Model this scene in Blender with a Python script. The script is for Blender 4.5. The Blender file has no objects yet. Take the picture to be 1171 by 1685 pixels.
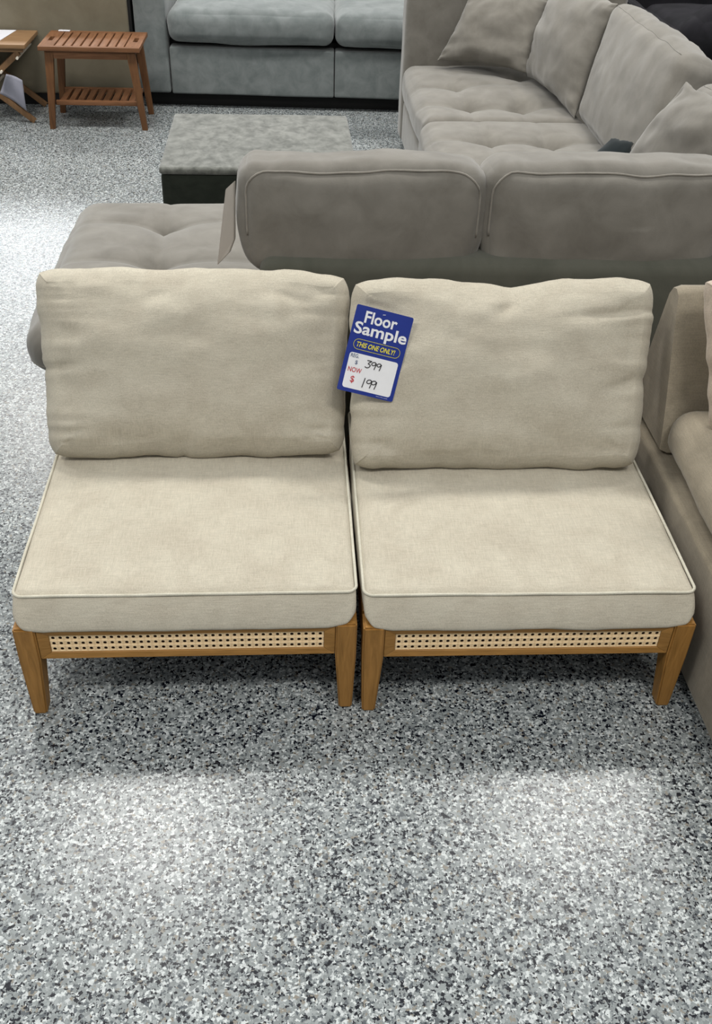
import bpy, bmesh, math, random
from mathutils import Vector, Matrix, noise
random.seed(7)
C = bpy.context.scene.collection
scn = bpy.context.scene

# ------------------------------------------------------------------ camera
cam_d = bpy.data.cameras.new('camera'); cam = bpy.data.objects.new('camera', cam_d); C.objects.link(cam)
F = Vector((0.0623999, 0.7932701, -0.6056640)).normalized()
R = Vector((0.9980143, -0.0548176, 0.0310252)); R = (R - F * R.dot(F)).normalized()
U = R.cross(F)
M = Matrix((R, U, -F)).transposed().to_4x4(); M.translation = (0, 0, 1.6287)
cam.matrix_world = M
cam_d.sensor_fit = 'VERTICAL'; cam_d.sensor_height = 36.0
cam_d.lens = 36.0 * 1633.0 / 1685.0
cam_d.clip_start = 0.05; cam_d.clip_end = 60
scn.camera = cam

# ------------------------------------------------------------------ light
w = bpy.data.worlds.new('world'); scn.world = w; w.use_nodes = True
bg = w.node_tree.nodes['Background']; bg.inputs[0].default_value = (0.93, 0.97, 1.0, 1); bg.inputs[1].default_value = 0.60

# added gradient for the unseen hall, dim at eye level to darken upright faces
_t = w.node_tree; _tc = _t.nodes.new('ShaderNodeTexCoord'); _sx = _t.nodes.new('ShaderNodeSeparateXYZ'); _cr = _t.nodes.new('ShaderNodeValToRGB')
_t.links.new(_tc.outputs['Generated'], _sx.inputs[0]); _t.links.new(_sx.outputs['Z'], _cr.inputs[0]); _t.links.new(_cr.outputs[0], bg.inputs[0])
_e = _cr.color_ramp.elements; _e[0].position = .05; _e[0].color = (.20, .20, .20, 1); _e[1].position = .75; _e[1].color = (.93, .97, 1.0, 1)

def area(name, loc, sx, sy, watts, col=(1.0, 0.98, 0.94), aim=None):
    d = bpy.data.lights.new(name, 'AREA'); d.shape = 'RECTANGLE'; d.size = sx; d.size_y = sy
    d.energy = watts; d.color = col
    o = bpy.data.objects.new(name, d); C.objects.link(o); o.location = loc
    if aim: o.rotation_euler = (Vector(aim) - Vector(loc)).to_track_quat('-Z', 'Y').to_euler()
    return o
area('overhead_light', (-1.05, 4.3, 4.5), 1.1, 0.5, 100)
area('overhead_light', (2.0, 4.4, 4.5), 1.1, 0.5, 95)
area('overhead_light', (-4.2, 4.3, 4.5), 1.2, 0.6, 80)
area('overhead_light', (5.0, 4.6, 4.5), 1.2, 0.6, 50)
area('overhead_light', (-2.2, -0.4, 4.5), 1.2, 0.6, 75)
area('overhead_light', (1.2, -0.6, 4.5), 1.2, 0.6, 88)
area('overhead_light', (-2.5, 9.5, 4.5), 1.6, 0.8, 170)
area('overhead_light', (1.5, 9.5, 4.5), 1.6, 0.8, 150)  # unseen lamp added to brighten the sectional's far seats
area('overhead_light', (-3.9, 14.5, 4.5), 2.4, 2.4, 330, (.93, .97, 1.0))

scn.view_settings.view_transform = 'Standard'; scn.view_settings.look = 'None'
scn.view_settings.gamma = 1.0; scn.view_settings.exposure = 0.0
scn.view_settings.use_curve_mapping = False

# ------------------------------------------------------------------ helpers
def lin(c):
    return tuple(((v / 255) / 12.92 if v / 255 <= 0.04045 else ((v / 255 + 0.055) / 1.055) ** 2.4) for v in c) + (1,)

class NT:
    def __init__(s, name):
        s.m = bpy.data.materials.new(name); s.m.use_nodes = True; s.t = s.m.node_tree
        s.b = s.t.nodes['Principled BSDF']
    def n(s, k, **kw):
        x = s.t.nodes.new(k)
        for a, v in kw.items():
            if a in x.inputs: x.inputs[a].default_value = v
            else: setattr(x, a, v)
        return x
    def l(s, a, b): s.t.links.new(a, b)
    def coord(s, scale=(1, 1, 1)):
        tc = s.n('ShaderNodeTexCoord'); mp = s.n('ShaderNodeMapping'); mp.inputs['Scale'].default_value = scale
        s.l(tc.outputs['Object'], mp.inputs[0]); return mp.outputs[0]
    def noise(s, vec, scale, detail=4, rough=.55, dist=0):
        x = s.n('ShaderNodeTexNoise'); x.inputs['Scale'].default_value = scale; x.inputs['Detail'].default_value = detail
        x.inputs['Roughness'].default_value = rough; x.inputs['Distortion'].default_value = dist
        s.l(vec, x.inputs['Vector']); return x.outputs['Fac']
    def ramp(s, fac, stops, interp='LINEAR'):
        r = s.n('ShaderNodeValToRGB'); r.color_ramp.interpolation = interp; e = r.color_ramp.elements
        while len(e) < len(stops): e.new(0.5)
        for q, (p, c) in zip(e, stops): q.position = p; q.color = c if len(c) == 4 else lin(c)
        s.l(fac, r.inputs[0]); return r.outputs[0]
    def mix(s, f, a, b, mode='MIX'):
        x = s.n('ShaderNodeMix', data_type='RGBA', blend_type=mode)
        if isinstance(f, (int, float)): x.inputs[0].default_value = f
        else: s.l(f, x.inputs[0])
        for k, v in ((6, a), (7, b)):
            if isinstance(v, tuple): x.inputs[k].default_value = v
            else: s.l(v, x.inputs[k])
        return x.outputs[2]
    def bump(s, h, strength, dist=.001):
        x = s.n('ShaderNodeBump'); x.inputs['Strength'].default_value = strength; x.inputs['Distance'].default_value = dist
        s.l(h, x.inputs['Height']); s.l(x.outputs[0], s.b.inputs['Normal'])
    def add(s, a, b, op='ADD'):
        x = s.n('ShaderNodeMath', operation=op)
        for k, v in ((0, a), (1, b)):
            if isinstance(v, (int, float)): x.inputs[k].default_value = v
            else: s.l(v, x.inputs[k])
        return x.outputs[0]

def fabric(name, a, b, mottle=9, weave=0, sheen=.3, rough=.95, fuzz=.25, stretch=(1, 1, 1), mr=(.36, .64)):
    s = NT(name); co = s.coord(stretch); c1 = s.coord()
    col = s.ramp(s.noise(co, mottle, 5, .6, .4), [(mr[0], a), (mr[1], b)])
    if weave:
        h = s.noise(s.coord((18, 1, 18)), weave, 2); v = s.noise(s.coord((1, 18, 18)), weave, 2); v2 = s.noise(s.coord((18, 18, 1)), weave, 2)
        wv = s.add(s.add(h, v), v2)
        f = s.ramp(wv, [(.36, (1, 1, 1, 1)), (.40, (1, 1, 1, 1))])
        x = s.n('ShaderNodeMapRange'); x.inputs[1].default_value = 1.15; x.inputs[2].default_value = 1.85
        x.inputs[3].default_value = .83; x.inputs[4].default_value = 1.12; s.l(wv, x.inputs[0])
        cmb = s.n('ShaderNodeCombineColor')
        for i in range(3): s.l(x.outputs[0], cmb.inputs[i])
        col = s.mix(1.0, col, cmb.outputs[0], 'MULTIPLY')
        s.bump(wv, .25, .0015)
    else:
        s.bump(s.noise(c1, 260, 3, .7), fuzz, .0015)
    s.l(col, s.b.inputs['Base Color'])
    s.b.inputs['Roughness'].default_value = rough; s.b.inputs['Sheen Weight'].default_value = sheen
    s.b.inputs['Sheen Roughness'].default_value = .5; s.b.inputs['Specular IOR Level'].default_value = .15
    return s.m

def wood(name, a, b, axis=0, rough=.5, scale=9, knots=False):
    s = NT(name); st = [9, 9, 9]; st[axis] = .9
    co = s.coord(tuple(st))
    col = s.ramp(s.noise(co, scale, 5, .6, 1.2), [(.3, a), (.72, b)])
    if knots:
        k = s.ramp(s.noise(s.coord(), 11, 2, .4), [(.27, (0.35, .25, .15, 1)), (.33, (1, 1, 1, 1))])
        col = s.mix(1.0, col, k, 'MULTIPLY')
    s.l(col, s.b.inputs['Base Color']); s.b.inputs['Roughness'].default_value = rough
    s.b.inputs['Specular IOR Level'].default_value = .35
    s.bump(s.noise(co, scale * 2, 3), .12, .001)
    return s.m

def plain(name, c, rough=.6, spec=.4):
    s = NT(name); co = s.coord(); col = s.mix(s.noise(co, 40, 3), tuple(v * .9 for v in lin(c)[:3]) + (1,), lin(c))
    s.l(col, s.b.inputs['Base Color']); s.b.inputs['Roughness'].default_value = rough
    s.b.inputs['Specular IOR Level'].default_value = spec
    return s.m

def floor_mat():
    s = NT('flake_floor')
    tc = s.n('ShaderNodeTexCoord'); base = tc.outputs['Object']
    nz = s.n('ShaderNodeTexNoise'); nz.inputs['Scale'].default_value = 160; nz.inputs['Detail'].default_value = 2; s.l(base, nz.inputs['Vector'])
    vm = s.n('ShaderNodeVectorMath', operation='SCALE'); vm.inputs['Scale'].default_value = .006; s.l(nz.outputs['Color'], vm.inputs[0])
    va = s.n('ShaderNodeVectorMath', operation='ADD'); s.l(base, va.inputs[0]); s.l(vm.outputs[0], va.inputs[1])
    def chips(scale, off):
        o = s.n('ShaderNodeVectorMath', operation='ADD'); o.inputs[1].default_value = off; s.l(va.outputs[0], o.inputs[0])
        v = s.n('ShaderNodeTexVoronoi', feature='F1', distance='MANHATTAN'); v.inputs['Scale'].default_value = scale; s.l(o.outputs[0], v.inputs['Vector'])
        sp = s.n('ShaderNodeSeparateColor'); s.l(v.outputs['Color'], sp.inputs[0]); return sp.outputs
    a = chips(175, (0, 0, 0)); b = chips(240, (3.3, 1.7, .4))
    ca = s.ramp(a[0], [(0, (12, 16, 26)), (.14, (86, 91, 94)), (.27, (122, 127, 127)), (.58, (144, 149, 149)), (.82, (180, 184, 184)), (.93, (128, 123, 113))], 'CONSTANT')
    cb = s.ramp(b[0], [(0, (8, 12, 22)), (.18, (78, 84, 88)), (.32, (132, 138, 138)), (.75, (192, 197, 196))], 'CONSTANT')
    msk = s.ramp(b[1], [(0, (0, 0, 0, 1)), (.6, (1, 1, 1, 1))], 'CONSTANT')
    col = s.mix(msk, ca, cb)
    s.l(col, s.b.inputs['Base Color'])
    s.b.inputs['Roughness'].default_value = .27
    s.b.inputs['Specular IOR Level'].default_value = .35
    s.bump(s.add(a[2], s.noise(base, 60, 2)), .22, .0012)
    return s.m

MT = dict(
    floor=floor_mat(),
    linen=fabric('linen', (180, 172, 155), (188, 181, 164), 14, weave=34, sheen=.12),
    linen_edge=fabric('linen_piping', (192, 187, 170), (203, 199, 183), 14, weave=40, sheen=.1),
    oak=wood('oiled_wood', (134, 96, 44), (172, 126, 66), 0, knots=True),
    oak_v=wood('oiled_wood_upright', (134, 95, 43), (172, 125, 64), 2, knots=True),
    cane=plain('woven_cane', (250, 222, 178), .6),
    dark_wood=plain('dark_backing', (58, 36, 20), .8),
    taupe=fabric('taupe_microfibre', (105, 101, 93), (129, 125, 117), 11, sheen=.35, mr=(.25, .75)),
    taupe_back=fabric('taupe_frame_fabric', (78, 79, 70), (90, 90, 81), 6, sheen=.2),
    taupe_pipe=fabric('taupe_piping', (124, 119, 110), (138, 133, 124), 20, sheen=.3),
    brown=fabric('brown_linen', (136, 127, 110), (150, 140, 122), 12, weave=30, sheen=.2),
    brown_light=fabric('pale_brown_linen', (176, 162, 146), (188, 174, 158), 12, weave=30, sheen=.2),
    grey=fabric('blue_grey_microfibre', (103, 109, 108), (122, 127, 126), 12, sheen=.3),
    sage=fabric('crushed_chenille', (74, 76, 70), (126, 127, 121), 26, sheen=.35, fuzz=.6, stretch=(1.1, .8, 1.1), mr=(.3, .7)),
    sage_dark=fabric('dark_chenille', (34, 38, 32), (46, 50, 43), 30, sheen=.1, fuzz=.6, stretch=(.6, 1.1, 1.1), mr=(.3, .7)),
    beige=fabric('beige_upholstery', (112, 105, 88), (122, 115, 98), 6, sheen=.15),
    charcoal=fabric('charcoal_fabric', (24, 24, 27), (34, 33, 37), 8, sheen=.0, rough=.9),
    black=plain('black_plastic', (14, 14, 14), .7),
    teal=fabric('dark_teal_cloth', (22, 29, 31), (30, 37, 39), 9, sheen=.2),
    teak=wood('teak', (104, 68, 42), (138, 95, 64), 1, scale=7),
    teak_x=wood('teak_rail', (100, 66, 40), (132, 90, 60), 0, scale=7),
    teak_v=wood('teak_leg', (92, 60, 35), (118, 80, 48), 2, scale=7),
    beech=wood('pale_beech', (126, 96, 66), (148, 116, 82), 0, scale=6),
    beech_v=wood('pale_beech_leg', (108, 80, 54), (136, 104, 72), 2, scale=6),
    paper=plain('white_paper', (226, 226, 232), .7),
    grey_paper=plain('grey_paper', (150, 150, 162), .7),
    greycard=plain('grey_card', (182, 176, 168), .6),
    blue=plain('blue_print', (32, 52, 138), .28, .5),
    white=plain('white_print', (238, 238, 240), .4),
    yellow=plain('yellow_print', (240, 226, 70), .4),
    navy=plain('blue_grey_print', (92, 104, 132), .5),
    red=plain('red_print', (196, 60, 66), .5),
    ink=plain('black_marker', (16, 16, 18), .5),
    wall=plain('painted_wall', (96, 92, 86), .8),
    steel=plain('white_dowel', (226, 218, 204), .5),
)

def obj(name, bm, mat, parent=None, smooth=True, label=None):
    me = bpy.data.meshes.new(name); bm.to_mesh(me); bm.free()
    me.materials.append(MT[mat])
    if smooth:
        me.polygons.foreach_set('use_smooth', [True] * len(me.polygons))
    o = bpy.data.objects.new(name, me); C.objects.link(o)
    if parent: o.parent = parent
    if label: o['label'] = label
    return o

def tag(o, label, cat, group=None):
    o['label'] = label; o['category'] = cat
    if group: o['group'] = group
    return o

def thing(name, label, cat, loc=(0, 0, 0), rz=0, group=None):
    o = bpy.data.objects.new(name, None); C.objects.link(o); o.location = loc; o.rotation_euler = (0, 0, rz)
    o.empty_display_size = .1
    return tag(o, label, cat, group)

def sharp(bm, deg=35):
    for e in bm.edges:
        if len(e.link_faces) == 2 and e.calc_face_angle(0) > math.radians(deg): e.smooth = False

def add_hex(bm, P, bevel=0):
    """P: 8 corner points, bottom 4 ccw then top 4 ccw"""
    vs = [bm.verts.new(p) for p in P]
    fs = [bm.faces.new([vs[i] for i in q]) for q in ((3, 2, 1, 0), (4, 5, 6, 7), (0, 1, 5, 4), (1, 2, 6, 5), (2, 3, 7, 6), (3, 0, 4, 7))]
    if bevel:
        es = list({e for f in fs for e in f.edges})
        bmesh.ops.bevel(bm, geom=es, offset=bevel, segments=2, affect='EDGES', profile=.6)

def add_box(bm, x0, x1, y0, y1, z0, z1, bevel=0):
    add_hex(bm, [(x0, y0, z0), (x1, y0, z0), (x1, y1, z0), (x0, y1, z0), (x0, y0, z1), (x1, y0, z1), (x1, y1, z1), (x0, y1, z1)], bevel)

def box(name, x0, x1, y0, y1, z0, z1, mat, parent=None, bevel=.002, label=None):
    bm = bmesh.new(); add_box(bm, x0, x1, y0, y1, z0, z1, bevel); sharp(bm, 50)
    return obj(name, bm, mat, parent, label=label)

def wr(p, seed, f, amp):
    return noise.noise(Vector(p) * f + Vector((seed * 3.1, seed * 1.7, seed))) * amp

def edge_samples(h, r, n, k=5):
    a = [-h + r * (1 - math.cos(math.pi / 2 * i / k)) for i in range(k)]
    m = [-h + r + (2 * h - 2 * r) * i / n for i in range(n + 1)]
    return a + m + [-x for x in reversed(a)]

def cushion(w, d, h, r=.04, bulge=(0, 0, .02), nx=28, ny=24, nz=4, mapf=None, wrinkle=(0, 6), seed=1, tufts=(), taper=0):
    """rounded box centred at origin, puffed on every face; mapf maps the final local point"""
    hx, hy, hz = w / 2, d / 2, h / 2
    r = min(r, hx * .98, hy * .98, hz * .98)
    X = edge_samples(hx, r, nx); Y = edge_samples(hy, r, ny); Z = edge_samples(hz, r, nz)
    bm = bmesh.new()
    cache = {}
    def V(x, y, z):
        k = (round(x, 6), round(y, 6), round(z, 6))
        if k in cache: return cache[k]
        q = Vector((x, y, z)); c = Vector((max(-hx + r, min(hx - r, x)), max(-hy + r, min(hy - r, y)), max(-hz + r, min(hz - r, z))))
        dd = q - c
        nn = dd.normalized() if dd.length > 1e-9 else Vector((0, 0, 0))
        p = c + nn * r
        u, v, t = x / hx, y / hy, z / hz
        p.x += nn.x * bulge[0] * (1 - v * v) * (1 - t * t) if abs(nn.x) > 0 else 0
        p.y += nn.y * bulge[1] * (1 - u * u) * (1 - t * t)
        p.z += nn.z * bulge[2] * (1 - abs(u) ** 2.5) * (1 - abs(v) ** 2.5)
        if t > 0:
            for (tx, ty, td, ts) in tufts:
                dx, dy = x - tx, y - ty; rr = math.hypot(dx, dy)
                p.z -= td * math.exp(-(rr / (ts * .75)) ** .9) * max(nn.z, 0)
                p.z -= td * .35 * math.exp(-abs(dy) / .018) * math.exp(-abs(dx) / .22) * max(nn.z, 0)
                p.z -= td * .25 * math.exp(-abs(dx) / .018) * math.exp(-abs(dy) / .18) * max(nn.z, 0)
        if wrinkle[0]:
            p += nn * wr(p, seed, wrinkle[1], wrinkle[0]) + nn * wr((p.x * 1, p.y * 2.3, p.z * 1.5), seed + 9, wrinkle[1] * 2.4, wrinkle[0] * .4)
        if mapf: p = mapf(p)
        cache[k] = bm.verts.new(p); return cache[k]
    def sheet(A, B, f, flip):
        for i in range(len(A) - 1):
            for j in range(len(B) - 1):
                q = [f(A[i], B[j]), f(A[i + 1], B[j]), f(A[i + 1], B[j + 1]), f(A[i], B[j + 1])]
                vs = [V(*p) for p in q]
                if len(set(vs)) < 3: continue
                if flip: vs.reverse()
                try: bm.faces.new(vs)
                except ValueError: pass
    sheet(X, Y, lambda a, b: (a, b, hz), False); sheet(X, Y, lambda a, b: (a, b, -hz), True)
    sheet(X, Z, lambda a, b: (a, -hy, b), False); sheet(X, Z, lambda a, b: (a, hy, b), True)
    sheet(Y, Z, lambda a, b: (hx, a, b), False); sheet(Y, Z, lambda a, b: (-hx, a, b), True)
    bmesh.ops.recalc_face_normals(bm, faces=bm.faces)
    return bm

def frame_map(o, ex, ey, ez):
    o, ex, ey, ez = map(Vector, (o, ex, ey, ez))
    return lambda p: o + ex * p.x + ey * p.y + ez * p.z

def pillow(cor, thick, seed=1, edge=.1, power=.45, pinch=.03, n=44, sag=0.0, wrinkle=.006, crease=(), rc=0, rim=.42):
    """pillow from four corners (bl, br, tr, tl) of its middle plane; edge = rim thickness"""
    bl, br, tr, tl = map(Vector, cor)
    nrm = (br - bl).cross(tl - bl).normalized()          # faces the viewer side
    bm = bmesh.new(); G = {}
    xs = [math.sin(math.pi / 2 * (-1 + 2 * i / n)) for i in range(n + 1)]
    def mid(u, v):
        s, t = (u + 1) / 2, (v + 1) / 2
        p = (bl * (1 - s) + br * s) * (1 - t) + (tl * (1 - s) + tr * s) * t
        c = (bl + br + tr + tl) / 4
        # edges draw in between the corners
        ku = pinch * (1 - u * u) * (v * v) * (v if abs(v) > 0 else 0); kv = pinch * (1 - v * v) * (u * u) * u
        p = p.lerp(c, rc * abs(u) ** 7 * abs(v) ** 7)
        up = ((tl + tr) - (bl + br)) / 2; ri = ((br + tr) - (bl + tl)) / 2
        p = p - up * ku - ri * kv
        p = p - up * sag * max(v, 0) ** 3 * math.exp(-(u / .35) ** 2)
        j = wr((u * 2.2, v * 2.2, 0), seed + 4, 1.6, .008) * max(abs(u), abs(v)) ** 6
        return p + up.normalized() * j + ri.normalized() * j * .6
    for side in (1, -1):
        for i, u in enumerate(xs):
            for j, v in enumerate(xs):
                onr = i in (0, n) or j in (0, n)
                if onr and ('r', i, j) in G and edge == 0:
                    G[(side, i, j)] = G[('r', i, j)]; continue
                a = (max(0, 1 - u * u) ** power) * (max(0, 1 - v * v) ** power) if edge < .3 else (1 - abs(u) ** 3) * (1 - abs(v) ** 3)
                e = edge
                h = thick / 2 * (e + (1 - e) * a)
                p = mid(u, v) + nrm * side * h
                rad = math.hypot(u, v)
                wv = wr((u * 1.0, v * 1.0, side), seed, 2.2, wrinkle * 1.6) + wr((u, v, side), seed + 3, 5.5, wrinkle * .5)
                edgew = max(abs(u), abs(v))
                # fine radial puckers near the seams
                if abs(v) >= abs(u): pk = wr((u * 9, v * .8, seed), seed, 1.3, wrinkle * 1.5) * edgew ** 5
                else: pk = wr((u * .8, v * 9, seed), seed, 1.3, wrinkle * 1.5) * edgew ** 5
                cr = 0
                for (cu, cv, ang, ln, wd, dp) in crease:
                    du, dv = u - cu, v - cv; s_ = du * math.cos(ang) + dv * math.sin(ang); q_ = -du * math.sin(ang) + dv * math.cos(ang)
                    cr -= dp * math.exp(-(s_ / ln) ** 2) * math.exp(-(q_ / wd) ** 2)
                fade = min(1, (1 - edgew) * 12)
                p += nrm * side * ((wv + pk) * (0.3 + .7 * fade) + cr * side if side > 0 else wv * fade)
                G[(side, i, j)] = bm.verts.new(p)
                if onr and edge == 0: G[('r', i, j)] = G[(side, i, j)]
    for side in (1, -1):
        for i in range(n):
            for j in range(n):
                q = [G[(side, i, j)], G[(side, i + 1, j)], G[(side, i + 1, j + 1)], G[(side, i, j + 1)]]
                if side < 0: q.reverse()
                if len(set(q)) >= 3:
                    try: bm.faces.new(q)
                    except ValueError: pass
    if edge > 0:
        ring = [(i, 0) for i in range(n)] + [(n, j) for j in range(n)] + [(i, n) for i in range(n, 0, -1)] + [(0, j) for j in range(n, 0, -1)]
        L = len(ring); prev = [G[(1,) + q] for q in ring]; S = 6
        cen = (bl + br + tr + tl) / 4
        rows = [prev]
        for k in range(1, S):
            row = []
            for idx, q in enumerate(ring):
                a, b = G[(1,) + q].co, G[(-1,) + q].co; t = k / S
                mdp = a.lerp(b, t)
                i_, j_ = q; ru, rv = (br + tr - bl - tl).normalized(), (tl + tr - bl - br).normalized()
                eu = (xs[i_] > .985) - (xs[i_] < -.985) if j_ in (0, n) else (1 if i_ == n else -1)
                ev = (xs[j_] > .985) - (xs[j_] < -.985) if i_ in (0, n) else (1 if j_ == n else -1)
                if j_ in (0, n): eu = math.copysign(max(0, (abs(xs[i_]) - .93) / .07), xs[i_]); ev = 1 if j_ == n else -1
                if i_ in (0, n) and j_ not in (0, n): ev = math.copysign(max(0, (abs(xs[j_]) - .90) / .10), xs[j_])
                out = ru * eu + rv * ev
                row.append(bm.verts.new(mdp + out.normalized() * math.sin(math.pi * t) * (a - b).length * rim))
            rows.append(row)
        rows.append([G[(-1,) + q] for q in ring])
        for k in range(S):
            for i in range(L):
                j = (i + 1) % L
                bm.faces.new([rows[k][i], rows[k + 1][i], rows[k + 1][j], rows[k][j]])
    bmesh.ops.recalc_face_normals(bm, faces=bm.faces)
    return bm

def tube(bm, pts, r, seg=8, closed=False):
    n = len(pts); rings = []
    pts = [Vector(p) for p in pts]
    ref = Vector((0, 0, 1))
    for i, p in enumerate(pts):
        a = pts[(i - 1) % n] if closed or i > 0 else p; b = pts[(i + 1) % n] if closed or i < n - 1 else p
        t = (b - a).normalized(); rf = ref if abs(t.dot(ref)) < .95 else Vector((0, 1, 0))
        x = t.cross(rf).normalized(); y = x.cross(t)
        rings.append([bm.verts.new(p + x * math.cos(2 * math.pi * k / seg) * r + y * math.sin(2 * math.pi * k / seg) * r) for k in range(seg)])
    for i in range(n if closed else n - 1):
        A, B = rings[i], rings[(i + 1) % n]
        for k in range(seg): bm.faces.new([A[k], A[(k + 1) % seg], B[(k + 1) % seg], B[k]])
    if not closed: bm.faces.new(list(reversed(rings[0]))); bm.faces.new(rings[-1])
    bmesh.ops.recalc_face_normals(bm, faces=bm.faces)

def rrect(hx, hy, r, z, k=7, n=14, wob=0, seed=0):
    P = []
    for cx, cy, a0 in ((hx - r, hy - r, 0), (-hx + r, hy - r, 90), (-hx + r, -hy + r, 180), (hx - r, -hy + r, 270)):
        for i in range(k + 1):
            a = math.radians(a0 + 90 * i / k); P.append(Vector((cx + r * math.cos(a), cy + r * math.sin(a), z)))
    out = []
    for i, p in enumerate(P):
        q = P[(i + 1) % len(P)]; out.append(p)
        m = max(1, int((q - p).length / .02))
        for j in range(1, m): out.append(p.lerp(q, j / m))
    if wob:
        for p in out: p.z += wr(p, seed, 7, wob)
    return out

# ------------------------------------------------------------------ setting
bm = bmesh.new(); bmesh.ops.create_grid(bm, x_segments=4, y_segments=4, size=13); 
fl = obj('floor', bm, 'floor', smooth=False); fl.location = (0, 8, 0); fl['kind'] = 'structure'
fl['label'] = 'grey, black and white flake epoxy floor'
wb = box('wall_back', -12.5, 12.5, 19.0, 19.2, 0, 4.8, 'wall', bevel=0); wb['kind'] = 'structure'

# ------------------------------------------------------------------ wooden chairs with linen cushions
HL = .2437; HW = .34
def leg_bm(sx, front):
    """tapered square leg; outer face upright, inner face tapers below the rail"""
    bm = bmesh.new()
    y0, y1 = (0, .052) if front else (.668, .72)
    ins = .0045
    def ring(z, wd, dp, off):
        xo = sx * (HW - off); xi = sx * (HW - off - wd)
        a, b = min(xo, xi), max(xo, xi)
        if front: return [(a, y0, z), (b, y0, z), (b, y0 + dp, z), (a, y0 + dp, z)]
        return [(a, y1 - dp, z), (b, y1 - dp, z), (b, y1, z), (a, y1, z)]
    Rg = [ring(0, .028, .036, ins), ring(.155, .043, .052, 0), ring(HL, .043, .052, 0)]
    vs = [[bm.verts.new(p) for p in r_] for r_ in Rg]
    for k in range(2):
        for i in range(4): bm.faces.new([vs[k][i], vs[k][(i + 1) % 4], vs[k + 1][(i + 1) % 4], vs[k + 1][i]])
    bm.faces.new(list(reversed(vs[0]))); bm.faces.new(vs[-1])
    bmesh.ops.bevel(bm, geom=[e for e in bm.edges], offset=.0035, segments=2, affect='EDGES')
    bmesh.ops.recalc_face_normals(bm, faces=bm.faces); sharp(bm, 40)
    return bm

def cane_bm(x0, x1, z0, z1, y, nx, nz):
    bm = bmesh.new(); t = .0012
    cx, cz = (x1 - x0) / nx, (z1 - z0) / nz
    for side, yy in ((0, y), (1, y + t)):
        for i in range(nx):
            for j in range(nz):
                ox, oz = x0 + (i + .5) * cx, z0 + (j + .5) * cz
                rx, rz = cx * .27, cz * .26
                outer = [(ox + cx / 2 * a, oz + cz / 2 * b) for a, b in ((1, 0), (1, 1), (0, 1), (-1, 1), (-1, 0), (-1, -1), (0, -1), (1, -1))]
                inner = [(ox + rx * math.cos(math.pi / 4 * k), oz + rz * math.sin(math.pi / 4 * k)) for k in range(8)]
                O = [bm.verts.new((a, yy, b)) for a, b in outer]; I = [bm.verts.new((a, yy, b)) for a, b in inner]
                for k in range(8):
                    q = [O[k], O[(k + 1) % 8], I[(k + 1) % 8], I[k]]
                    if side: q.reverse()
                    bm.faces.new(q)
    bmesh.ops.remove_doubles(bm, verts=bm.verts, dist=1e-5)
    # strand relief: thin ribs between the holes
    for j in range(nz + 1):
        for dz in (-.0011, .0011):
            z = z0 + j * cz + dz
            if z0 <= z <= z1: tube(bm, [(x0, y - .0002, z), (x1, y - .0002, z)], .0006, 4)
    for i in range(nx + 1):
        for dx in (-.0011, .0011):
            x = x0 + i * cx + dx
            if x0 <= x <= x1: tube(bm, [(x, y - .0003, z0), (x, y - .0003, z1)], .0006, 4)
    return bm

def rail_bm(x0, x1, z0, z1, yf, t, bw, tb):
    """mitred picture-frame rail around a recessed panel"""
    bm = bmesh.new()
    O = [(x0, z0), (x1, z0), (x1, z1), (x0, z1)]; I = [(x0 + bw, z0 + tb), (x1 - bw, z0 + tb), (x1 - bw, z1 - tb), (x0 + bw, z1 - tb)]
    for k in range(4):
        a, b, c, d = O[k], O[(k + 1) % 4], I[(k + 1) % 4], I[k]
        P = [(a[0], yf, a[1]), (b[0], yf, b[1]), (c[0], yf + .003, c[1]), (d[0], yf + .003, d[1])]
        Q = [(p[0], yf + t, p[2]) for p in P]
        vs = [bm.verts.new(p) for p in P + Q]
        for f in ((0, 1, 2, 3), (7, 6, 5, 4), (0, 4, 5, 1), (1, 5, 6, 2), (2, 6, 7, 3), (3, 7, 4, 0)): bm.faces.new([vs[i] for i in f])
    bmesh.ops.recalc_face_normals(bm, faces=bm.faces)
    bmesh.ops.bevel(bm, geom=[e for e in bm.edges], offset=.0009, segments=1, affect='EDGES')
    return bm

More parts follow.
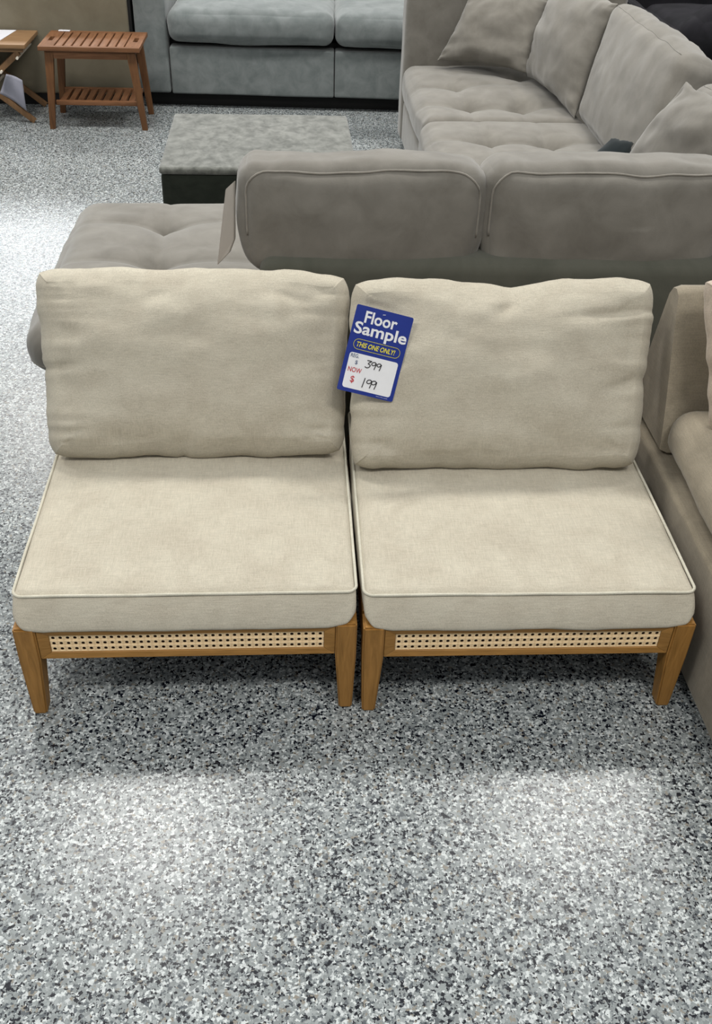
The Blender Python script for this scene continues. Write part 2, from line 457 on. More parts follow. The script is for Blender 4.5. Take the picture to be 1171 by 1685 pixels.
def linen_chair(label, loc, rz, back_corners, seed):
    t = thing('wooden_chair', label, 'chair', loc, rz, None)
    for sx in (-1, 1):
        obj('leg', leg_bm(sx, True), 'oak_v', t)
        obj('leg', leg_bm(sx, False), 'oak_v', t)
    x0, x1, z0, z1 = -HW + .044, HW - .044, .160, HL - .008
    rl = obj('front_rail', rail_bm(x0, x1, z0, z1, .004, .020, .022, .015), 'oak', t, smooth=False)
    obj('cane_panel', cane_bm(x0 + .0225, x1 - .0225, z0 + .0155, z1 - .0155, .0095, 38, 3), 'cane', rl, smooth=False, label='woven cane inset with rows of small round holes')
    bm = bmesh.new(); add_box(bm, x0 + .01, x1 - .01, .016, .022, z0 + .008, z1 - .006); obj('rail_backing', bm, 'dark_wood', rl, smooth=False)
    for sx in (-1, 1):
        a, b = sorted((sx * HW, sx * (HW - .022)))
        box('side_rail', a, b, .053, .667, .172, HL, 'oak_v', t, .003)
    box('back_rail', -HW + .044, HW - .044, .695, .718, .166, HL, 'oak', t, .003)
    box('seat_deck', -HW + .023, HW - .023, .026, .694, .222, .236, 'dark_wood', t, .001)
    bm = bmesh.new()
    for sx in (-1, 1):
        a, b = sorted((sx * (HW - .03), sx * (HW - .065)))
        add_hex(bm, [(a, .67, HL), (b, .67, HL), (b, .70, HL), (a, .70, HL), (a, .80, .56), (b, .80, .56), (b, .83, .56), (a, .83, .56)], .003)
    add_hex(bm, [(-.31, .79, .53), (.31, .79, .53), (.31, .815, .53), (-.31, .815, .53), (-.31, .805, .58), (.31, .805, .58), (.31, .83, .58), (-.31, .83, .58)], .003)
    add_hex(bm, [(-.31, .73, .36), (.31, .73, .36), (.31, .75, .36), (-.31, .75, .36), (-.31, .745, .41), (.31, .745, .41), (.31, .765, .41), (-.31, .765, .41)], .003)
    sharp(bm, 40); obj('back_frame', bm, 'oak', t)
    # seat cushion: boxed, piped
    cw, cd, zt = .676, .694, .302
    def sm(p):
        q = p.copy()
        k = (.0325 - p.z) / .065                    # 0 at the top, 1 at the bottom
        # front face rolls under
        if p.y < 0: kk = max(0, min(k, 1)); q.y -= (.047 * kk + .004 * math.sin(math.pi * kk)) * min(1, -p.y / .1)
        if p.y < -cd / 2 + .03: q.z -= .009 * max(0, min(1, (.33 - abs(p.x)) / .05)) * kk * (1 - (p.y + cd / 2) / .03)
        return q + Vector((0, .043 + cd / 2, .2365 + .0325 + .0005))
    bmc = cushion(cw, cd, .065, r=.014, bulge=(.008, .004, .014), nx=44, ny=44, nz=4, mapf=sm, wrinkle=(.0022, 9), seed=seed)
    for v in bmc.verts:   # lower corners tuck in
        if v.co.z < .262:
            k = (.262 - v.co.z) / .03; s = min(1, max(0, (abs(v.co.x) - .27) / .07)) ** 2
            fr = min(1, max(0, (.16 - v.co.y) / .14))
            v.co.x -= math.copysign(.020 * k * s * fr, v.co.x); v.co.z += .006 * s * k * fr
    sc = obj('seat_cushion', bmc, 'linen', t, label='beige linen box seat cushion')
    bm = bmesh.new(); P = rrect(cw / 2 + .0010, cd / 2 + .0045, .020, .2985, wob=.0025, seed=seed)
    P = [p + Vector((0, .043 + cd / 2, 0)) for p in P]
    tube(bm, P, .0032, 8, True); obj('piping', bm, 'linen_edge', sc)
    # back cushion
    c, th, cr, sag = back_corners; th *= 1.15
    bmb = pillow(c, th, seed=seed, edge=.50, power=.62, pinch=.004, n=60, sag=sag, wrinkle=.007, crease=cr, rc=.015)
    obj('back_cushion', bmb, 'linen', t, label='plump beige linen back cushion leaning back')
    return t

A0 = Vector((-.215, 1.440, 0)); B0 = Vector((.477, 1.427, 0))
def rel(o, pts): return [Vector(p) - o for p in pts]
ca = rel(A0, [(-.528, 1.952, .344), (.088, 1.952, .344), (.104, 2.136, .656), (-.548, 2.136, .664)])
cb = rel(B0, [(.160, 1.900, .344), (.773, 1.895, .344), (.800, 2.084, .670), (.160, 2.079, .664)])
linen_chair('armless wooden chair with beige linen cushions, left of the pair, without a sign', A0, .0011, (ca, .135, [(-.95, -.05, .3, .14, .05, .014), (-.25, .80, .9, .12, .05, .008), (.62, .85, -.5, .18, .05, .006), (-.1, -1.0, 1.4, .10, .03, .010)], .0), 3)
linen_chair('armless wooden chair with beige linen cushions, right of the pair, with a blue sign', B0, -.005, (cb, .135, [(.0, .85, 1.1, .16, .05, .012), (.75, .72, .1, .3, .05, .008), (.93, -.1, .5, .2, .06, .012), (-.9, .82, -.8, .13, .05, .010)], .045), 8)

# ------------------------------------------------------------------ price sign on the right chair's cushion
TL = Vector((.138, 2.019, .666)); TR = Vector((.2631, 2.0068, .6379)); BL = Vector((.0968, 1.9461, .4975))
ex = (TR - TL).normalized(); ey = (TL - BL); ey = (ey - ex * ey.dot(ex)).normalized(); ez = ex.cross(ey)
SW, SH = .1285, .1905
def bend(p):
    x, y, z = p
    k = max(0, (x + .064 - .10)) ; c = max(0, -.06 - y)
    lz = z - 1.1 * (max(0, x - .03)) ** 2 - 1.5 * max(0, -.05 - x) ** 2 + .9 * max(0, -y - .05) * max(0, -x) * 2
    return (x, y, lz)
sg = thing('sale_sign', 'blue and white floor sample price sign on the right chair back cushion', 'sign')
sg.matrix_world = Matrix((ex, ey, ez)).transposed().to_4x4()
sg.location = BL + ex * SW / 2 + ey * SH / 2 + ez * .030
def card_bm(x0, x1, y0, y1, z, t=0, r=.004, n=16):
    bm = bmesh.new(); P = rrect((x1 - x0) / 2, (y1 - y0) / 2, r, 0, k=4)
    cx, cy = (x0 + x1) / 2, (y0 + y1) / 2
    vs = [bm.verts.new((p.x + cx, p.y + cy, z)) for p in P]; f = bm.faces.new(vs)
    ret = bmesh.ops.triangulate(bm, faces=[f])
    for ax, a, b in ((Vector((1, 0, 0)), x0, x1), (Vector((0, 1, 0)), y0, y1)):
        for i in range(1, n):
            v = a + (b - a) * i / n
            bmesh.ops.bisect_plane(bm, geom=bm.verts[:] + bm.edges[:] + bm.faces[:], plane_co=ax * v, plane_no=ax)
    if t:
        g = bmesh.ops.extrude_face_region(bm, geom=bm.faces[:])
        for v in g['geom']:
            if isinstance(v, bmesh.types.BMVert): v.co.z -= t
        bmesh.ops.recalc_face_normals(bm, faces=bm.faces)
    for v in bm.verts: v.co = Vector(bend(v.co))
    return bm
cd_ = obj('card', card_bm(-SW / 2, SW / 2, -SH / 2, SH / 2, 0, .0007), 'blue', sg, smooth=False)
obj('price_panel', card_bm(-.0545, .0560, -.0870, -.0082, .0004, .0002, .006), 'white', sg, smooth=False)
def text_mesh(body, size, loc, rot=0, bold=0.0, shear=0, spacing=1.0, sx=1.0):
    cu = bpy.data.curves.new('t', 'FONT'); cu.body = body; cu.size = size; cu.offset = bold; cu.shear = shear; cu.space_character = spacing
    cu.resolution_u = 3; cu.align_x = 'CENTER'
    o = bpy.data.objects.new('t', cu); C.objects.link(o)
    dg = bpy.context.evaluated_depsgraph_get(); me = bpy.data.meshes.new_from_object(o.evaluated_get(dg))
    bpy.data.objects.remove(o); bm = bmesh.new(); bm.from_mesh(me); bpy.data.meshes.remove(me)
    c, s = math.cos(rot), math.sin(rot)
    for v in bm.verts:
        x, y = v.co.x * sx, v.co.y
        v.co = Vector(bend((loc[0] + c * x - s * y, loc[1] + s * x + c * y, loc[2])))
    return bm
TZ = .0011
def word(body, w_, cap, x, y, mat, bold=0., shear=0, label=None, spacing=1.0, name='lettering'):
    """one line of print, w_ wide, centred at x, baseline y, capitals cap high"""
    cu = bpy.data.curves.new('t', 'FONT'); cu.body = body; cu.size = 1; cu.offset = bold; cu.shear = shear; cu.space_character = spacing; cu.resolution_u = 3
    o = bpy.data.objects.new('t', cu); C.objects.link(o)
    dg = bpy.context.evaluated_depsgraph_get(); me = bpy.data.meshes.new_from_object(o.evaluated_get(dg))
    bpy.data.objects.remove(o); bm = bmesh.new(); bm.from_mesh(me); bpy.data.meshes.remove(me)
    xs = [v.co.x for v in bm.verts]; x0, x1 = min(xs), max(xs)
    for v in bm.verts:
        v.co = Vector(bend((x + ((v.co.x - x0) / (x1 - x0) - .5) * w_, y + v.co.y * cap / .73, TZ)))
    return obj(name, bm, mat, sg, smooth=False, label=label)
word('Floor', .073, .0262, -.0045, .0605, 'white', .022, label='white word Floor')
word('Sample', .119, .0262, .001, .0345, 'white', .022, label='white word Sample')
word('THIS ONE ONLY!', .087, .0112, -.001, .0062, 'yellow', .016, .22, label='yellow words THIS ONE ONLY!')
bm = bmesh.new(); P = rrect(.0525, .0112, .0108, 0, k=6); tube(bm, [Vector(bend((p.x + .001, p.y + .0115, .0008))) for p in P], .0005, 4, True)
obj('oval_outline', bm, 'yellow', sg)
word('REG.', .0185, .0085, -.0420, -.0185, 'navy', .012, label='small blue-grey word REG.')
word('$', .0058, .0085, -.0355, -.0320, 'navy', .012)
word('NOW', .0305, .0112, -.0350, -.0505, 'red', .010, label='red word NOW')
word('$', .0088, .0145, -.0355, -.0725, 'red', .012)
word('This is a floor sample', .026, .0018, .038, -.0915, 'white', 0, name='fine_print')
bm = bmesh.new(); tube(bm, [Vector(bend((-.004, .0853, .001))), Vector(bend((.002, .0866, .001)))], .0006, 6); obj('fastener', bm, 'white', sg)  # fastener coloured white to carry its bright glint
def strokes(bm, ss, ox, oy, sc, r=.0010, sl=.12):
    for s_ in ss:
        P = []
        for i in range(len(s_) - 1):
            p0 = s_[max(i - 1, 0)]; p1 = s_[i]; p2 = s_[i + 1]; p3 = s_[min(i + 2, len(s_) - 1)]
            for k in range(5):
                t = k / 5
                P.append(tuple(.5 * (2 * p1[d] + (p2[d] - p0[d]) * t + (2 * p0[d] - 5 * p1[d] + 4 * p2[d] - p3[d]) * t * t + (3 * p1[d] - p0[d] - 3 * p2[d] + p3[d]) * t ** 3) for d in (0, 1)))
        P.append(s_[-1])
        tube(bm, [Vector(bend((ox + (x + y * sl) * sc, oy + y * sc, .0009))) for x, y in P], r, 6)
three = [[(.05, 1), (.6, 1), (.65, .95), (.3, .6), (.65, .45), (.6, .15), (.3, 0), (0, .1)]]
nine = [[(.62, .75), (.45, .98), (.12, .9), (.05, .6), (.35, .5), (.6, .72), (.66, .9), (.66, .4), (.62, -.05)]]
one = [[(.3, 1.1), (.3, -.15)]]
bm = bmesh.new(); ox, oy, sc = -.0155, -.0345, .0160
for k, g in enumerate((three, nine, nine)): strokes(bm, g, ox + k * .0122, oy + .0002 * k, sc * (1 - .04 * k))
obj('handwriting', bm, 'ink', sg, label='black handwritten number 399')
bm = bmesh.new()
for k, g in enumerate((one, nine, nine)): strokes(bm, g, -.0155 + k * .0108, -.0765, sc * 1.1)
obj('handwriting', bm, 'ink', sg, label='black handwritten number 199')

# ------------------------------------------------------------------ taupe sectional with its back to the chairs
sec = thing('sectional_sofa', 'large taupe tufted sectional sofa standing behind the two wooden chairs', 'sofa', (0, 0, 0))
def puff(name, c, size, r, mat, parent, bulge=(.01, .01, .02), wrk=(.004, 5), seed=1, tufts=(), n=(30, 26, 4), mapf=None, label=None):
    m = mapf or frame_map(c, (1, 0, 0), (0, 1, 0), (0, 0, 1))
    b_ = cushion(size[0], size[1], size[2], r, bulge, n[0], n[1], n[2], m, wrk, seed, tufts)
    return obj(name, b_, mat, parent, label=label)
# bases
puff('base', (-.375, 2.905, .15), (.62, .96, .22), .03, 'taupe', sec, (.004, .004, .0), (.002, 4), 2)
puff('base', (.93, 2.87, .15), (1.99, .90, .22), .03, 'taupe', sec, (.004, .004, .0), (.002, 4), 3)
puff('base', (1.06, 4.29, .15), (.98, 1.92, .22), .03, 'taupe', sec, (.004, .004, .0), (.002, 4), 4)
for x, y in ((-.62, 2.5), (-.62, 3.3), (.62, 5.1), (1.8, 2.5), (1.4, 5.1), (.62, 2.5)):
    bm = bmesh.new(); bmesh.ops.create_cone(bm, cap_ends=True, segments=16, radius1=.02, radius2=.03, depth=.05, matrix=Matrix.Translation((x, y, .0255))); sharp(bm)
    obj('foot', bm, 'black', sec)
# chaise cushion
chz = puff('chaise_cushion', (-.385, 2.875, .335), (.66, .98, .155), .07, 'taupe', sec, (.015, .015, .035), (.006, 4), 5,
     tufts=[(-.02, .25, .065, .10), (-.015, -.055, .065, .10), (-.02, -.34, .05, .1)], n=(50, 60, 4), label='tufted chaise seat cushion')
bm = bmesh.new(); P = rrect(.325, .485, .07, .30); tube(bm, [p + Vector((-.385, 2.875, 0)) for p in P], .003, 6, True); obj('seam', bm, 'taupe_pipe', chz)
puff('seat_cushion', (.55, 2.95, .355), (1.19, .84, .15), .06, 'taupe', sec, (.01, .01, .03), (.006, 4), 6,
     tufts=[(-.3, .1, .03, .1), (.3, .1, .03, .1)], n=(40, 36, 4))
# back frame
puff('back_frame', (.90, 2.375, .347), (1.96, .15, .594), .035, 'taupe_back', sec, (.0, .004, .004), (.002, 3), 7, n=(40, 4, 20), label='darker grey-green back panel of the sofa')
# back cushions
def bcush(x0, x1, yc, z0, z1, th, seed, name='back_cushion', sagf=.012):
    w, h = x1 - x0, z1 - z0
    def m(p):
        q = Vector(((x0 + x1) / 2 + p.x, yc + p.y, (z0 + z1) / 2 + p.z))
        q.y += (q.z - z0) * .05
        if p.z > 0:
            q.z += wr((q.x * 1.0, q.y * .6, 0), seed, 5, sagf) + wr((q.x, 0, 0), seed + 2, 14, sagf * .35)
        # lower outer corners draw in
        k = max(0, -p.z / (h / 2)) ** 2
        q.x -= math.copysign(.020 * k * max(0, abs(p.x) / (w / 2) - .6) / .4, p.x)
        return q
    b_ = cushion(w, th, h, .042, (.018, .022, .012), 40, 14, 22, m, (.007, 5), seed)
    o = obj(name, b_, 'taupe', sec, label='taupe back cushion with a piped top edge')
    # piping along the near top edge and down both sides
    P = []
    rr = .055; hx = w / 2 - .012; hz = h / 2 - .010
    P += [Vector((-hx, -th / 2 - .002, z)) for z in [-.03 + i * (hz - rr + .03) / 8 for i in range(8)]]
    P += [Vector((-hx + rr - rr * math.cos(a), -th / 2 - .002, hz - rr + rr * math.sin(a))) for a in [math.pi / 2 * i / 6 for i in range(7)]]
    n_ = 30
    P += [Vector((-hx + rr + (2 * hx - 2 * rr) * i / n_, -th / 2 - .002, hz)) for i in range(1, n_)]
    P += [Vector((hx - rr + rr * math.sin(a), -th / 2 - .002, hz - rr + rr * math.cos(a))) for a in [math.pi / 2 * i / 6 for i in range(7)]]
    P += [Vector((hx, -th / 2 - .002, z)) for z in [hz - rr - i * (hz - rr + .03) / 8 for i in range(1, 9)]]
    bm = bmesh.new(); tube(bm, snap(o, [m(p) for p in P], (0, -1, 0)), .0028, 6); obj('piping', bm, 'taupe_pipe', o)
    return o
def snap(o, pts, nrm, off=0.0015):
    """lay points on the surface of a mesh along a direction"""
    from mathutils.bvhtree import BVHTree
    me = o.data; bv = BVHTree.FromPolygons([v.co for v in me.vertices], [p.vertices for p in me.polygons])
    n_ = Vector(nrm); out = []
    for p in pts:
        hit = bv.ray_cast(p + n_ * .3, -n_)
        if hit[0] is not None and (hit[0] - p).length < .12: out.append(hit[0] + n_ * off)
        else: out.append(p)
    return out
bcush(-.120, .468, 2.415, .59, .852, .165, 11)
bcush(.474, 1.085, 2.415, .59, .857, .165, 14)
bcush(1.091, 1.70, 2.415, .59, .855, .165, 17)
# the far wing: two tufted seats, arm at its end, back cushions along its right side
puff('seat_cushion', (.905, 3.79, .36), (.74, .92, .165), .055, 'taupe', sec, (.012, .012, .032), (.005, 4), 21,
     tufts=[(-.13, .18, .075, .09), (.11, .16, .075, .09), (-.13, -.16, .05, .1), (.11, -.2, .05, .1)], n=(50, 50, 4), label='tufted seat cushion')
puff('seat_cushion', (.905, 4.735, .35), (.70, .94, .165), .055, 'taupe', sec, (.012, .012, .030), (.005, 4), 22,
     tufts=[(-.13, -.22, .075, .09), (.10, -.24, .075, .09), (-.15, .05, .05, .09), (.17, .235, .05, .09)], n=(50, 50, 4), label='tufted seat cushion')
puff('arm', (1.10, 5.31, .44), (1.08, .17, .80), .035, 'taupe', sec, (.0, .004, .01), (.003, 4), 23, n=(20, 4, 16))
puff('wing_back', (1.565, 3.95, .38), (.16, 2.85, .66), .035, 'taupe', sec, (.004, .0, .004), (.003, 4), 24, n=(4, 30, 12))
def lean_cush(y0, y1, xb, xt, z0, z1, th, seed, skew=0):
    ezv = Vector((xt - xb, 0, z1 - z0)); L = ezv.length; ezv.normalize(); exv = Vector((ezv.z, 0, -ezv.x))
    m0 = frame_map(((xb + xt) / 2 + th / 2 * exv.x, (y0 + y1) / 2, (z0 + z1) / 2), exv, (0, 1, 0), ezv)
    def m(p):
        q = m0(p); q.y += skew * p.z
        if p.z > 0: q.z += wr((0, q.y, 0), seed, 8, .012)
        return q
    b_ = cushion(th, y1 - y0, L, .05, (.035, .01, .015), 10, 34, 26, m, (.008, 5), seed)
    o = obj('back_cushion', b_, 'taupe', sec, label='large loose taupe back cushion')
    bm = bmesh.new(); P = [m(Vector((-th / 2 + .012, -(y1 - y0) / 2 + .05 + (y1 - y0 - .1) * i / 30, L / 2 - .012))) for i in range(31)]
    tube(bm, snap(o, P, (-exv + ezv).normalized(), .0003), .0016, 6); obj('seam', bm, 'taupe', o)
    return o
lean_cush(3.44, 4.36, 1.19, 1.32, .43, .85, .16, 31, .35)
lean_cush(2.52, 3.40, 1.20, 1.34, .43, .80, .16, 32)

# loose pillows on the wing
pl = obj('throw_pillow', pillow([(1.20, 4.30, .435), (1.11, 4.93, .45), (1.25, 5.06, .90), (1.335, 4.40, .86)][::-1][2:] + [(1.20, 4.30, .435), (1.11, 4.93, .45), (1.25, 5.06, .90), (1.335, 4.40, .86)][::-1][:2], .20, seed=41, edge=0, power=.5, pinch=.05, n=40, wrinkle=.010), 'taupe')
tag(pl, 'taupe pillow standing on edge between the far seat and the large back cushion', 'pillow')
pl = obj('throw_pillow', pillow([(.70, 5.07, .475), (1.115, 4.86, .475), (1.235, 5.07, .78), (.86, 5.17, .80)], .17, seed=43, edge=0, power=.5, pinch=.05, n=40, wrinkle=.010), 'taupe')
tag(pl, 'taupe throw pillow propped against the far arm of the sectional', 'pillow')
pl = obj('throw_pillow', pillow([(1.08, 3.36, .45), (1.16, 2.86, .47), (1.32, 2.70, .90), (1.215, 3.17, .865)][::-1][2:] + [(1.08, 3.36, .45), (1.16, 2.86, .47), (1.32, 2.70, .90), (1.215, 3.17, .865)][::-1][:2], .17, seed=45, edge=0, power=.5, pinch=.05, n=40, wrinkle=.010), 'taupe')
tag(pl, 'taupe throw pillow with one corner up, at the right edge behind the sofa back', 'pillow')
pl = obj('small_pillow', pillow([(.985, 3.44, .485), (1.165, 3.42, .485), (1.205, 3.50, .578), (1.13, 3.53, .585)], .06, seed=47, edge=0, power=.5, pinch=.01, n=24, wrinkle=.001), 'teal')
tag(pl, 'dark teal pillow lying on the sectional seat, only its corner showing', 'pillow')

# grey folded card at the end of the back cushion
bm = bmesh.new()
F0 = [Vector(p) for p in ((-.157, 2.37, .794), (-.136, 2.37, .813), (-.142, 2.372, .668), (-.156, 2.37, .634), (-.187, 2.37, .601))]
vs = [bm.verts.new(p) for p in F0] ; bm.faces.new(vs)
g = bmesh.ops.extrude_face_region(bm, geom=bm.faces[:])
for v in g['geom']:
    if isinstance(v, bmesh.types.BMVert): v.co += Vector((.004, .012, 0))
bmesh.ops.recalc_face_normals(bm, faces=bm.faces)
bmesh.ops.bevel(bm, geom=bm.edges[:], offset=.0015, segments=2, affect='EDGES')
tag(obj('folded_card', bm, 'greycard', smooth=False), 'grey folded card hanging at the left end of the taupe back cushion', 'card')

# ------------------------------------------------------------------ ottoman
ot = thing('ottoman', 'low square sage grey chenille ottoman with a dark side, beyond the chaise', 'ottoman', (-.475, 3.612, 0), .007)
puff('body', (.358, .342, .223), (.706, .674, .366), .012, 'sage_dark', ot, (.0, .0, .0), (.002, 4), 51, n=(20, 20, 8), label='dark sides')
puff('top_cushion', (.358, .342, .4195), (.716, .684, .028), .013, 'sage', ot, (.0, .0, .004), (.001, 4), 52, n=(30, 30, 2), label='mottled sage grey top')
for x, y in ((.06, .06), (.65, .06), (.06, .62), (.65, .62)):
    bm = bmesh.new(); add_box(bm, x - .02, x + .02, y - .02, y + .02, 0, .043, .003); obj('foot', bm, 'black', ot, smooth=False)

# ------------------------------------------------------------------ blue grey sofa at the back
gs = thing('grey_sofa', 'long blue-grey sofa with boxy arm, facing the camera at the back', 'sofa', (0, 0, 0), 0)
GM = Matrix.Translation((-.845, 5.955, 0)) @ Matrix.Rotation(-.035, 4, 'Z')
gs.matrix_world = GM
puff('arm', (.087, .45, .35), (.172, .90, .54), .014, 'grey', gs, (.002, .002, .005), (.002, 4), 61, n=(6, 20, 16))
puff('arm', (2.02, .45, .35), (.19, .90, .54), .02, 'grey', gs, (.002, .002, .005), (.002, 4), 62, n=(6, 20, 16))
puff('front_panel', (.636, .05, .20), (.910, .10, .245), .010, 'grey', gs, (.0, .004, .0), (.002, 3), 63, n=(26, 2, 8))
puff('front_panel', (1.508, .05, .20), (.826, .10, .245), .010, 'grey', gs, (.0, .004, .0), (.002, 3), 64, n=(26, 2, 8))
puff('seat_cushion', (.634, .40, .43), (.905, .88, .165), .055, 'grey', gs, (.008, .012, .025), (.006, 4), 65, n=(34, 30, 4), label='thick blue-grey seat cushion')
puff('seat_cushion', (1.512, .40, .43), (.835, .88, .165), .055, 'grey', gs, (.008, .012, .025), (.006, 4), 66, n=(34, 30, 4), label='thick blue-grey seat cushion')
puff('back', (1.06, .92, .45), (1.9, .18, .75), .04, 'grey', gs, (.0, .01, .01), (.004, 3), 67, n=(30, 4, 12))
box('plinth', .03, 2.08, .07, .95, .0, .085, 'black', gs, .002)
box('inner_frame', .17, 1.93, .10, .84, .08, .345, 'black', gs, .002)

# ------------------------------------------------------------------ beige sofa end
bs = thing('beige_sofa', 'plain olive beige upholstered sofa end behind the wooden bench', 'sofa', (-1.95, 5.955, 0), 0)
puff('body', (.54, .46, .39), (1.07, .90, .66), .014, 'beige', bs, (.0, .003, .0), (.003, 3), 71, n=(24, 20, 14))
box('plinth', .03, 1.045, .02, .88, 0, .061, 'black', bs, .002)

box('gap_shade_strip', 1.077, 1.092, .02, .88, .061, .70, 'black', bs, .002, label='black strip standing in for shade in the gap beside the grey sofa')  # black strip added so the deep gap by the grey sofa looks dark

# ------------------------------------------------------------------ teak bench
bn = thing('teak_bench', 'brown teak shower bench with slatted top and slatted lower shelf', 'bench', (-1.019, 5.674, 0), -.0017)
ZT = .4137
bL, bW = .255, .185
box('top_rail', -bL, bL, -bW, -bW + .028, ZT - .022, ZT, 'teak_x', bn, .003)
box('top_rail', -bL, bL, bW - .028, bW, ZT - .022, ZT, 'teak_x', bn, .003)
def end_board(sx):
    bm = bmesh.new(); w_ = .075; x1 = sx * bL; x0 = sx * (bL - w_)
    a, b = sorted((x0, x1)); y0, y1 = -bW + .0285, bW - .0285
    hx0, hx1 = (a + b) / 2 - .012, (a + b) / 2 + .012; hy0, hy1 = -.045, .045
    add_box(bm, a, hx0, y0, y1, ZT - .018, ZT - .001); add_box(bm, hx1, b, y0, y1, ZT - .018, ZT - .001)
    add_box(bm, hx0, hx1, y0, hy0, ZT - .018, ZT - .001); add_box(bm, hx0, hx1, hy1, y1, ZT - .018, ZT - .001)
    bmesh.ops.remove_doubles(bm, verts=bm.verts, dist=1e-5)
    return bm
for sx in (-1, 1): obj('end_board', end_board(sx), 'teak', bn, smooth=False, label='end board with a cut-out hand hold')
ns = 8; span = 2 * (bL - .078)
for i in range(ns):
    cxs = -span / 2 + span * (i + .5) / ns; hw = span / ns / 2 - .0045
    box('slat', cxs - hw, cxs + hw, -bW + .0285, bW - .0285, ZT - .018, ZT - .001, 'teak', bn, .002)
# aprons
for sg_ in (-1, 1):
    a, b = sorted((sg_ * .165, sg_ * .147)); box('apron', -.185, .185, a, b, .352, ZT - .023, 'teak_x', bn)
    a, b = sorted((sg_ * .215, sg_ * .198)); box('apron', a, b, -.13, .13, .352, ZT - .023, 'teak', bn)
for sx in (-1, 1):
    for sy in (-1, 1):
        bm = bmesh.new()
        # legs splay outwards along the length
        tx, bx_ = sx * .205, sx * .243; ty, by_ = sy * .150, sy * .150
        ht, hb = .0225, .014
        P = [(bx_ - hb, by_ - hb, 0), (bx_ + hb, by_ - hb, 0), (bx_ + hb, by_ + hb, 0), (bx_ - hb, by_ + hb, 0),
             (tx - ht, ty - .016, ZT - .023), (tx + ht, ty - .016, ZT - .023), (tx + ht, ty + .016, ZT - .023), (tx - ht, ty + .016, ZT - .023)]
        add_hex(bm, P, .003); sharp(bm, 50); obj('leg', bm, 'teak_v', bn)
box('shelf_rail', -.210, .210, -.140, -.116, .118, .140, 'teak_x', bn)
box('shelf_rail', -.210, .210, .116, .140, .118, .140, 'teak_x', bn)
for i in range(9):
    cxs = -.200 + .40 * (i + .5) / 9
    box('shelf_slat', cxs - .0155, cxs + .0155, -.1155, .1155, .122, .138, 'teak', bn, .002)
bm = bmesh.new(); add_box(bm, -.030, .030, -.012, .012, 0, .003, .0008)
o = obj('price_label', bm, 'paper', smooth=False); o.location = (-1.200, 5.845, ZT + .0005); o.rotation_euler = (0, 0, -.05)
tag(o, 'small white label lying on the top of the slatted bench', 'label')

# ------------------------------------------------------------------ folding tray table at the left edge
ft = thing('folding_table', 'pale wooden folding table with crossed legs, cut by the left edge', 'table', (-1.60, 5.78, 0), 0)
box('table_top', -.24, .235, -.17, .17, .372, .392, 'beech', ft, .003)
box('top_rail', -.22, .215, -.145, -.128, .350, .3715, 'beech', ft); box('top_rail', -.22, .215, .128, .145, .350, .3715, 'beech', ft)
def bar(p, q, hw, hd, mat, name='leg'):
    p, q = Vector(p), Vector(q); d = (q - p).normalized(); s = d.cross(Vector((0, 1, 0))).normalized() * hw; y = Vector((0, hd, 0))
    bm = bmesh.new(); add_hex(bm, [p - s - y, p + s - y, p + s + y, p - s + y, q - s - y, q + s - y, q + s + y, q - s + y], .0015)
    bmesh.ops.recalc_face_normals(bm, faces=bm.faces); sharp(bm, 50); return obj(name, bm, mat, ft)
for k, yy in ((0, -.155), (1, .155)):
    bar((.225, yy, .008), (-.19, yy, .348), .014, .009, 'beech_v')
    bar((-.225, yy - math.copysign(.021, yy), .008), (.19, yy - math.copysign(.021, yy), .348), .014, .009, 'beech_v')
for x, z in ((.185, .325), (.02, .165), (.09, .255)):
    bm = bmesh.new(); bmesh.ops.create_cone(bm, cap_ends=True, segments=12, radius1=.007, radius2=.007, depth=.33, matrix=Matrix.Translation((x, 0, z)) @ Matrix.Rotation(math.pi / 2, 4, 'X')); sharp(bm)
    obj('dowel', bm, 'steel', ft)
bm = bmesh.new(); add_hex(bm, [(-1.80, 5.63, .3925), (-1.515, 5.63, .3925), (-1.475, 5.94, .3925), (-1.76, 5.94, .3925), (-1.80, 5.63, .3935), (-1.515, 5.63, .3935), (-1.475, 5.94, .3935), (-1.76, 5.94, .3935)])
tag(obj('paper_sheet', bm, 'paper', smooth=False), 'white printed sheet lying on the folding table top', 'paper')
bm = bmesh.new(); nx = 10
g = {}
for i in range(nx + 1):
    for j in range(nx + 1):
        s, t = i / nx, j / nx
        p = (Vector((-1.531, 5.60, .153)) * (1 - s) + Vector((-1.402, 5.60, .068)) * s) * (1 - t) + (Vector((-1.476, 5.60, .255)) * (1 - s) + Vector((-1.399, 5.60, .225)) * s) * t
        p.y += .012 * math.sin(s * 4) - .01 * t + .006 * math.sin(t * 5 + s * 3)
        g[i, j] = bm.verts.new(p)
for i in range(nx):
    for j in range(nx): bm.faces.new([g[i, j], g[i + 1, j], g[i + 1, j + 1], g[i, j + 1]])
e = bmesh.ops.extrude_face_region(bm, geom=bm.faces[:])
for v in e['geom']:
    if isinstance(v, bmesh.types.BMVert): v.co.y += .0012
bmesh.ops.recalc_face_normals(bm, faces=bm.faces)
tag(obj('paper_bag', bm, 'grey_paper'), 'crumpled pale grey paper hanging between the legs of the folding table', 'paper')

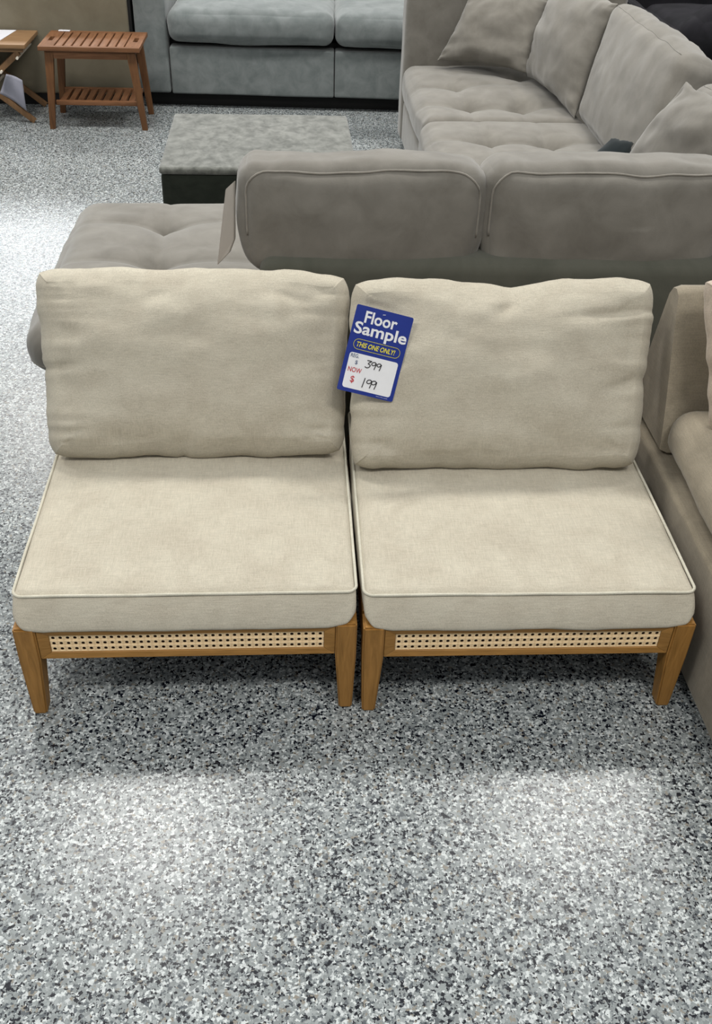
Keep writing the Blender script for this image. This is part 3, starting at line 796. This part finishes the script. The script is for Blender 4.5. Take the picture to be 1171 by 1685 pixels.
# ------------------------------------------------------------------ brown sofa at the right edge
rs = thing('brown_sofa', 'brown linen armless sofa at the right edge beside the right wooden chair', 'sofa', (0, 0, 0), 0)
puff('base', (1.455, 1.52, .175), (1.20, 1.20, .30), .015, 'brown', rs, (.0, .0, .0), (.002, 4), 81, n=(16, 24, 8))
for x, y in ((.90, .97), (.90, 2.07), (2.0, .97), (2.0, 2.07)):
    bm = bmesh.new(); add_box(bm, x - .02, x + .02, y - .02, y + .02, 0, .028, .002); obj('foot', bm, 'black', rs, smooth=False)
puff('seat_cushion', (1.475, 1.425, .395), (1.20, 1.04, .125), .055, 'brown', rs, (.02, .015, .022), (.005, 5), 82, n=(30, 40, 4), label='brown linen seat cushion')
bm = bmesh.new()
n1 = 20
prof = [(1.915, .335), (2.165, .335), (2.135, .45), (2.105, .58), (2.082, .672), (2.066, .694), (2.046, .700), (2.026, .690), (1.985, .56), (1.94, .43)]
rings = []
for i in range(n1 + 1):
    x = .868 + 1.2 * i / n1; ins = 0
    if i == 0: ins = .018
    rings.append([bm.verts.new((x, y + (2.06 - y) * ins * 2 + wr((x, y, z), 5, 5, .004), z + (.52 - z) * ins * 2)) for y, z in prof])
rings.insert(1, [bm.verts.new((.885, v.co.y, v.co.z)) for v in rings[1]])
for a, b in zip(rings, rings[1:]):
    for k in range(len(prof)): bm.faces.new([a[k], a[(k + 1) % len(prof)], b[(k + 1) % len(prof)], b[k]])
bm.faces.new(rings[0]); bm.faces.new(rings[-1][::-1]); bmesh.ops.recalc_face_normals(bm, faces=bm.faces); sharp(bm, 60)
obj('backrest', bm, 'brown', rs, label='thick wedge-shaped brown backrest')
pl = obj('throw_pillow', pillow([(.948, 1.83, .480), (1.40, 1.83, .480), (1.36, 1.925, .745), (.900, 1.925, .745)], .13, seed=91, edge=.5, power=.6, pinch=.01, n=30, wrinkle=.004), 'brown_light')
tag(pl, 'pale pinkish beige pillow leaning on the brown sofa at the right edge', 'pillow')

# ------------------------------------------------------------------ charcoal sofa at the top right
ds = thing('charcoal_sofa', 'charcoal dark sofa beyond the sectional in the top right corner', 'sofa', (0, 0, 0), 0)
puff('base', (2.55, 5.3, .22), (1.55, 2.1, .36), .04, 'charcoal', ds, (.005, .005, .0), (.003, 4), 101, n=(16, 20, 6))
puff('arm', (1.88, 5.70, .40), (.05, 1.2, .40), .02, 'charcoal', ds, (.005, .0, .01), (.004, 4), 102, n=(4, 20, 8))
bm = bmesh.new(); tube(bm, [(1.857, 5.12 + 1.16 * i / 20, .596 + .004 * math.sin(i)) for i in range(21)], .006, 8); obj('piping', bm, 'charcoal', ds)
bm = bmesh.new(); tube(bm, [(1.903, 5.12 + 1.16 * i / 20, .596 + .004 * math.sin(i)) for i in range(21)], .006, 8); obj('piping', bm, 'charcoal', ds)
puff('backrest', (2.75, 6.50, .50), (1.8, .24, .95), .06, 'charcoal', ds, (.005, .005, .0), (.004, 4), 105, n=(20, 4, 12))
puff('seat_cushion', (2.47, 5.35, .49), (.95, 1.6, .16), .07, 'charcoal', ds, (.02, .02, .04), (.01, 4), 103, n=(24, 24, 4))
puff('back_cushion', (2.16, 4.96, .575), (.64, .26, .36), .12, 'charcoal', ds, (.03, .05, .03), (.012, 4), 104, n=(20, 8, 14), label='rounded charcoal back cushion')
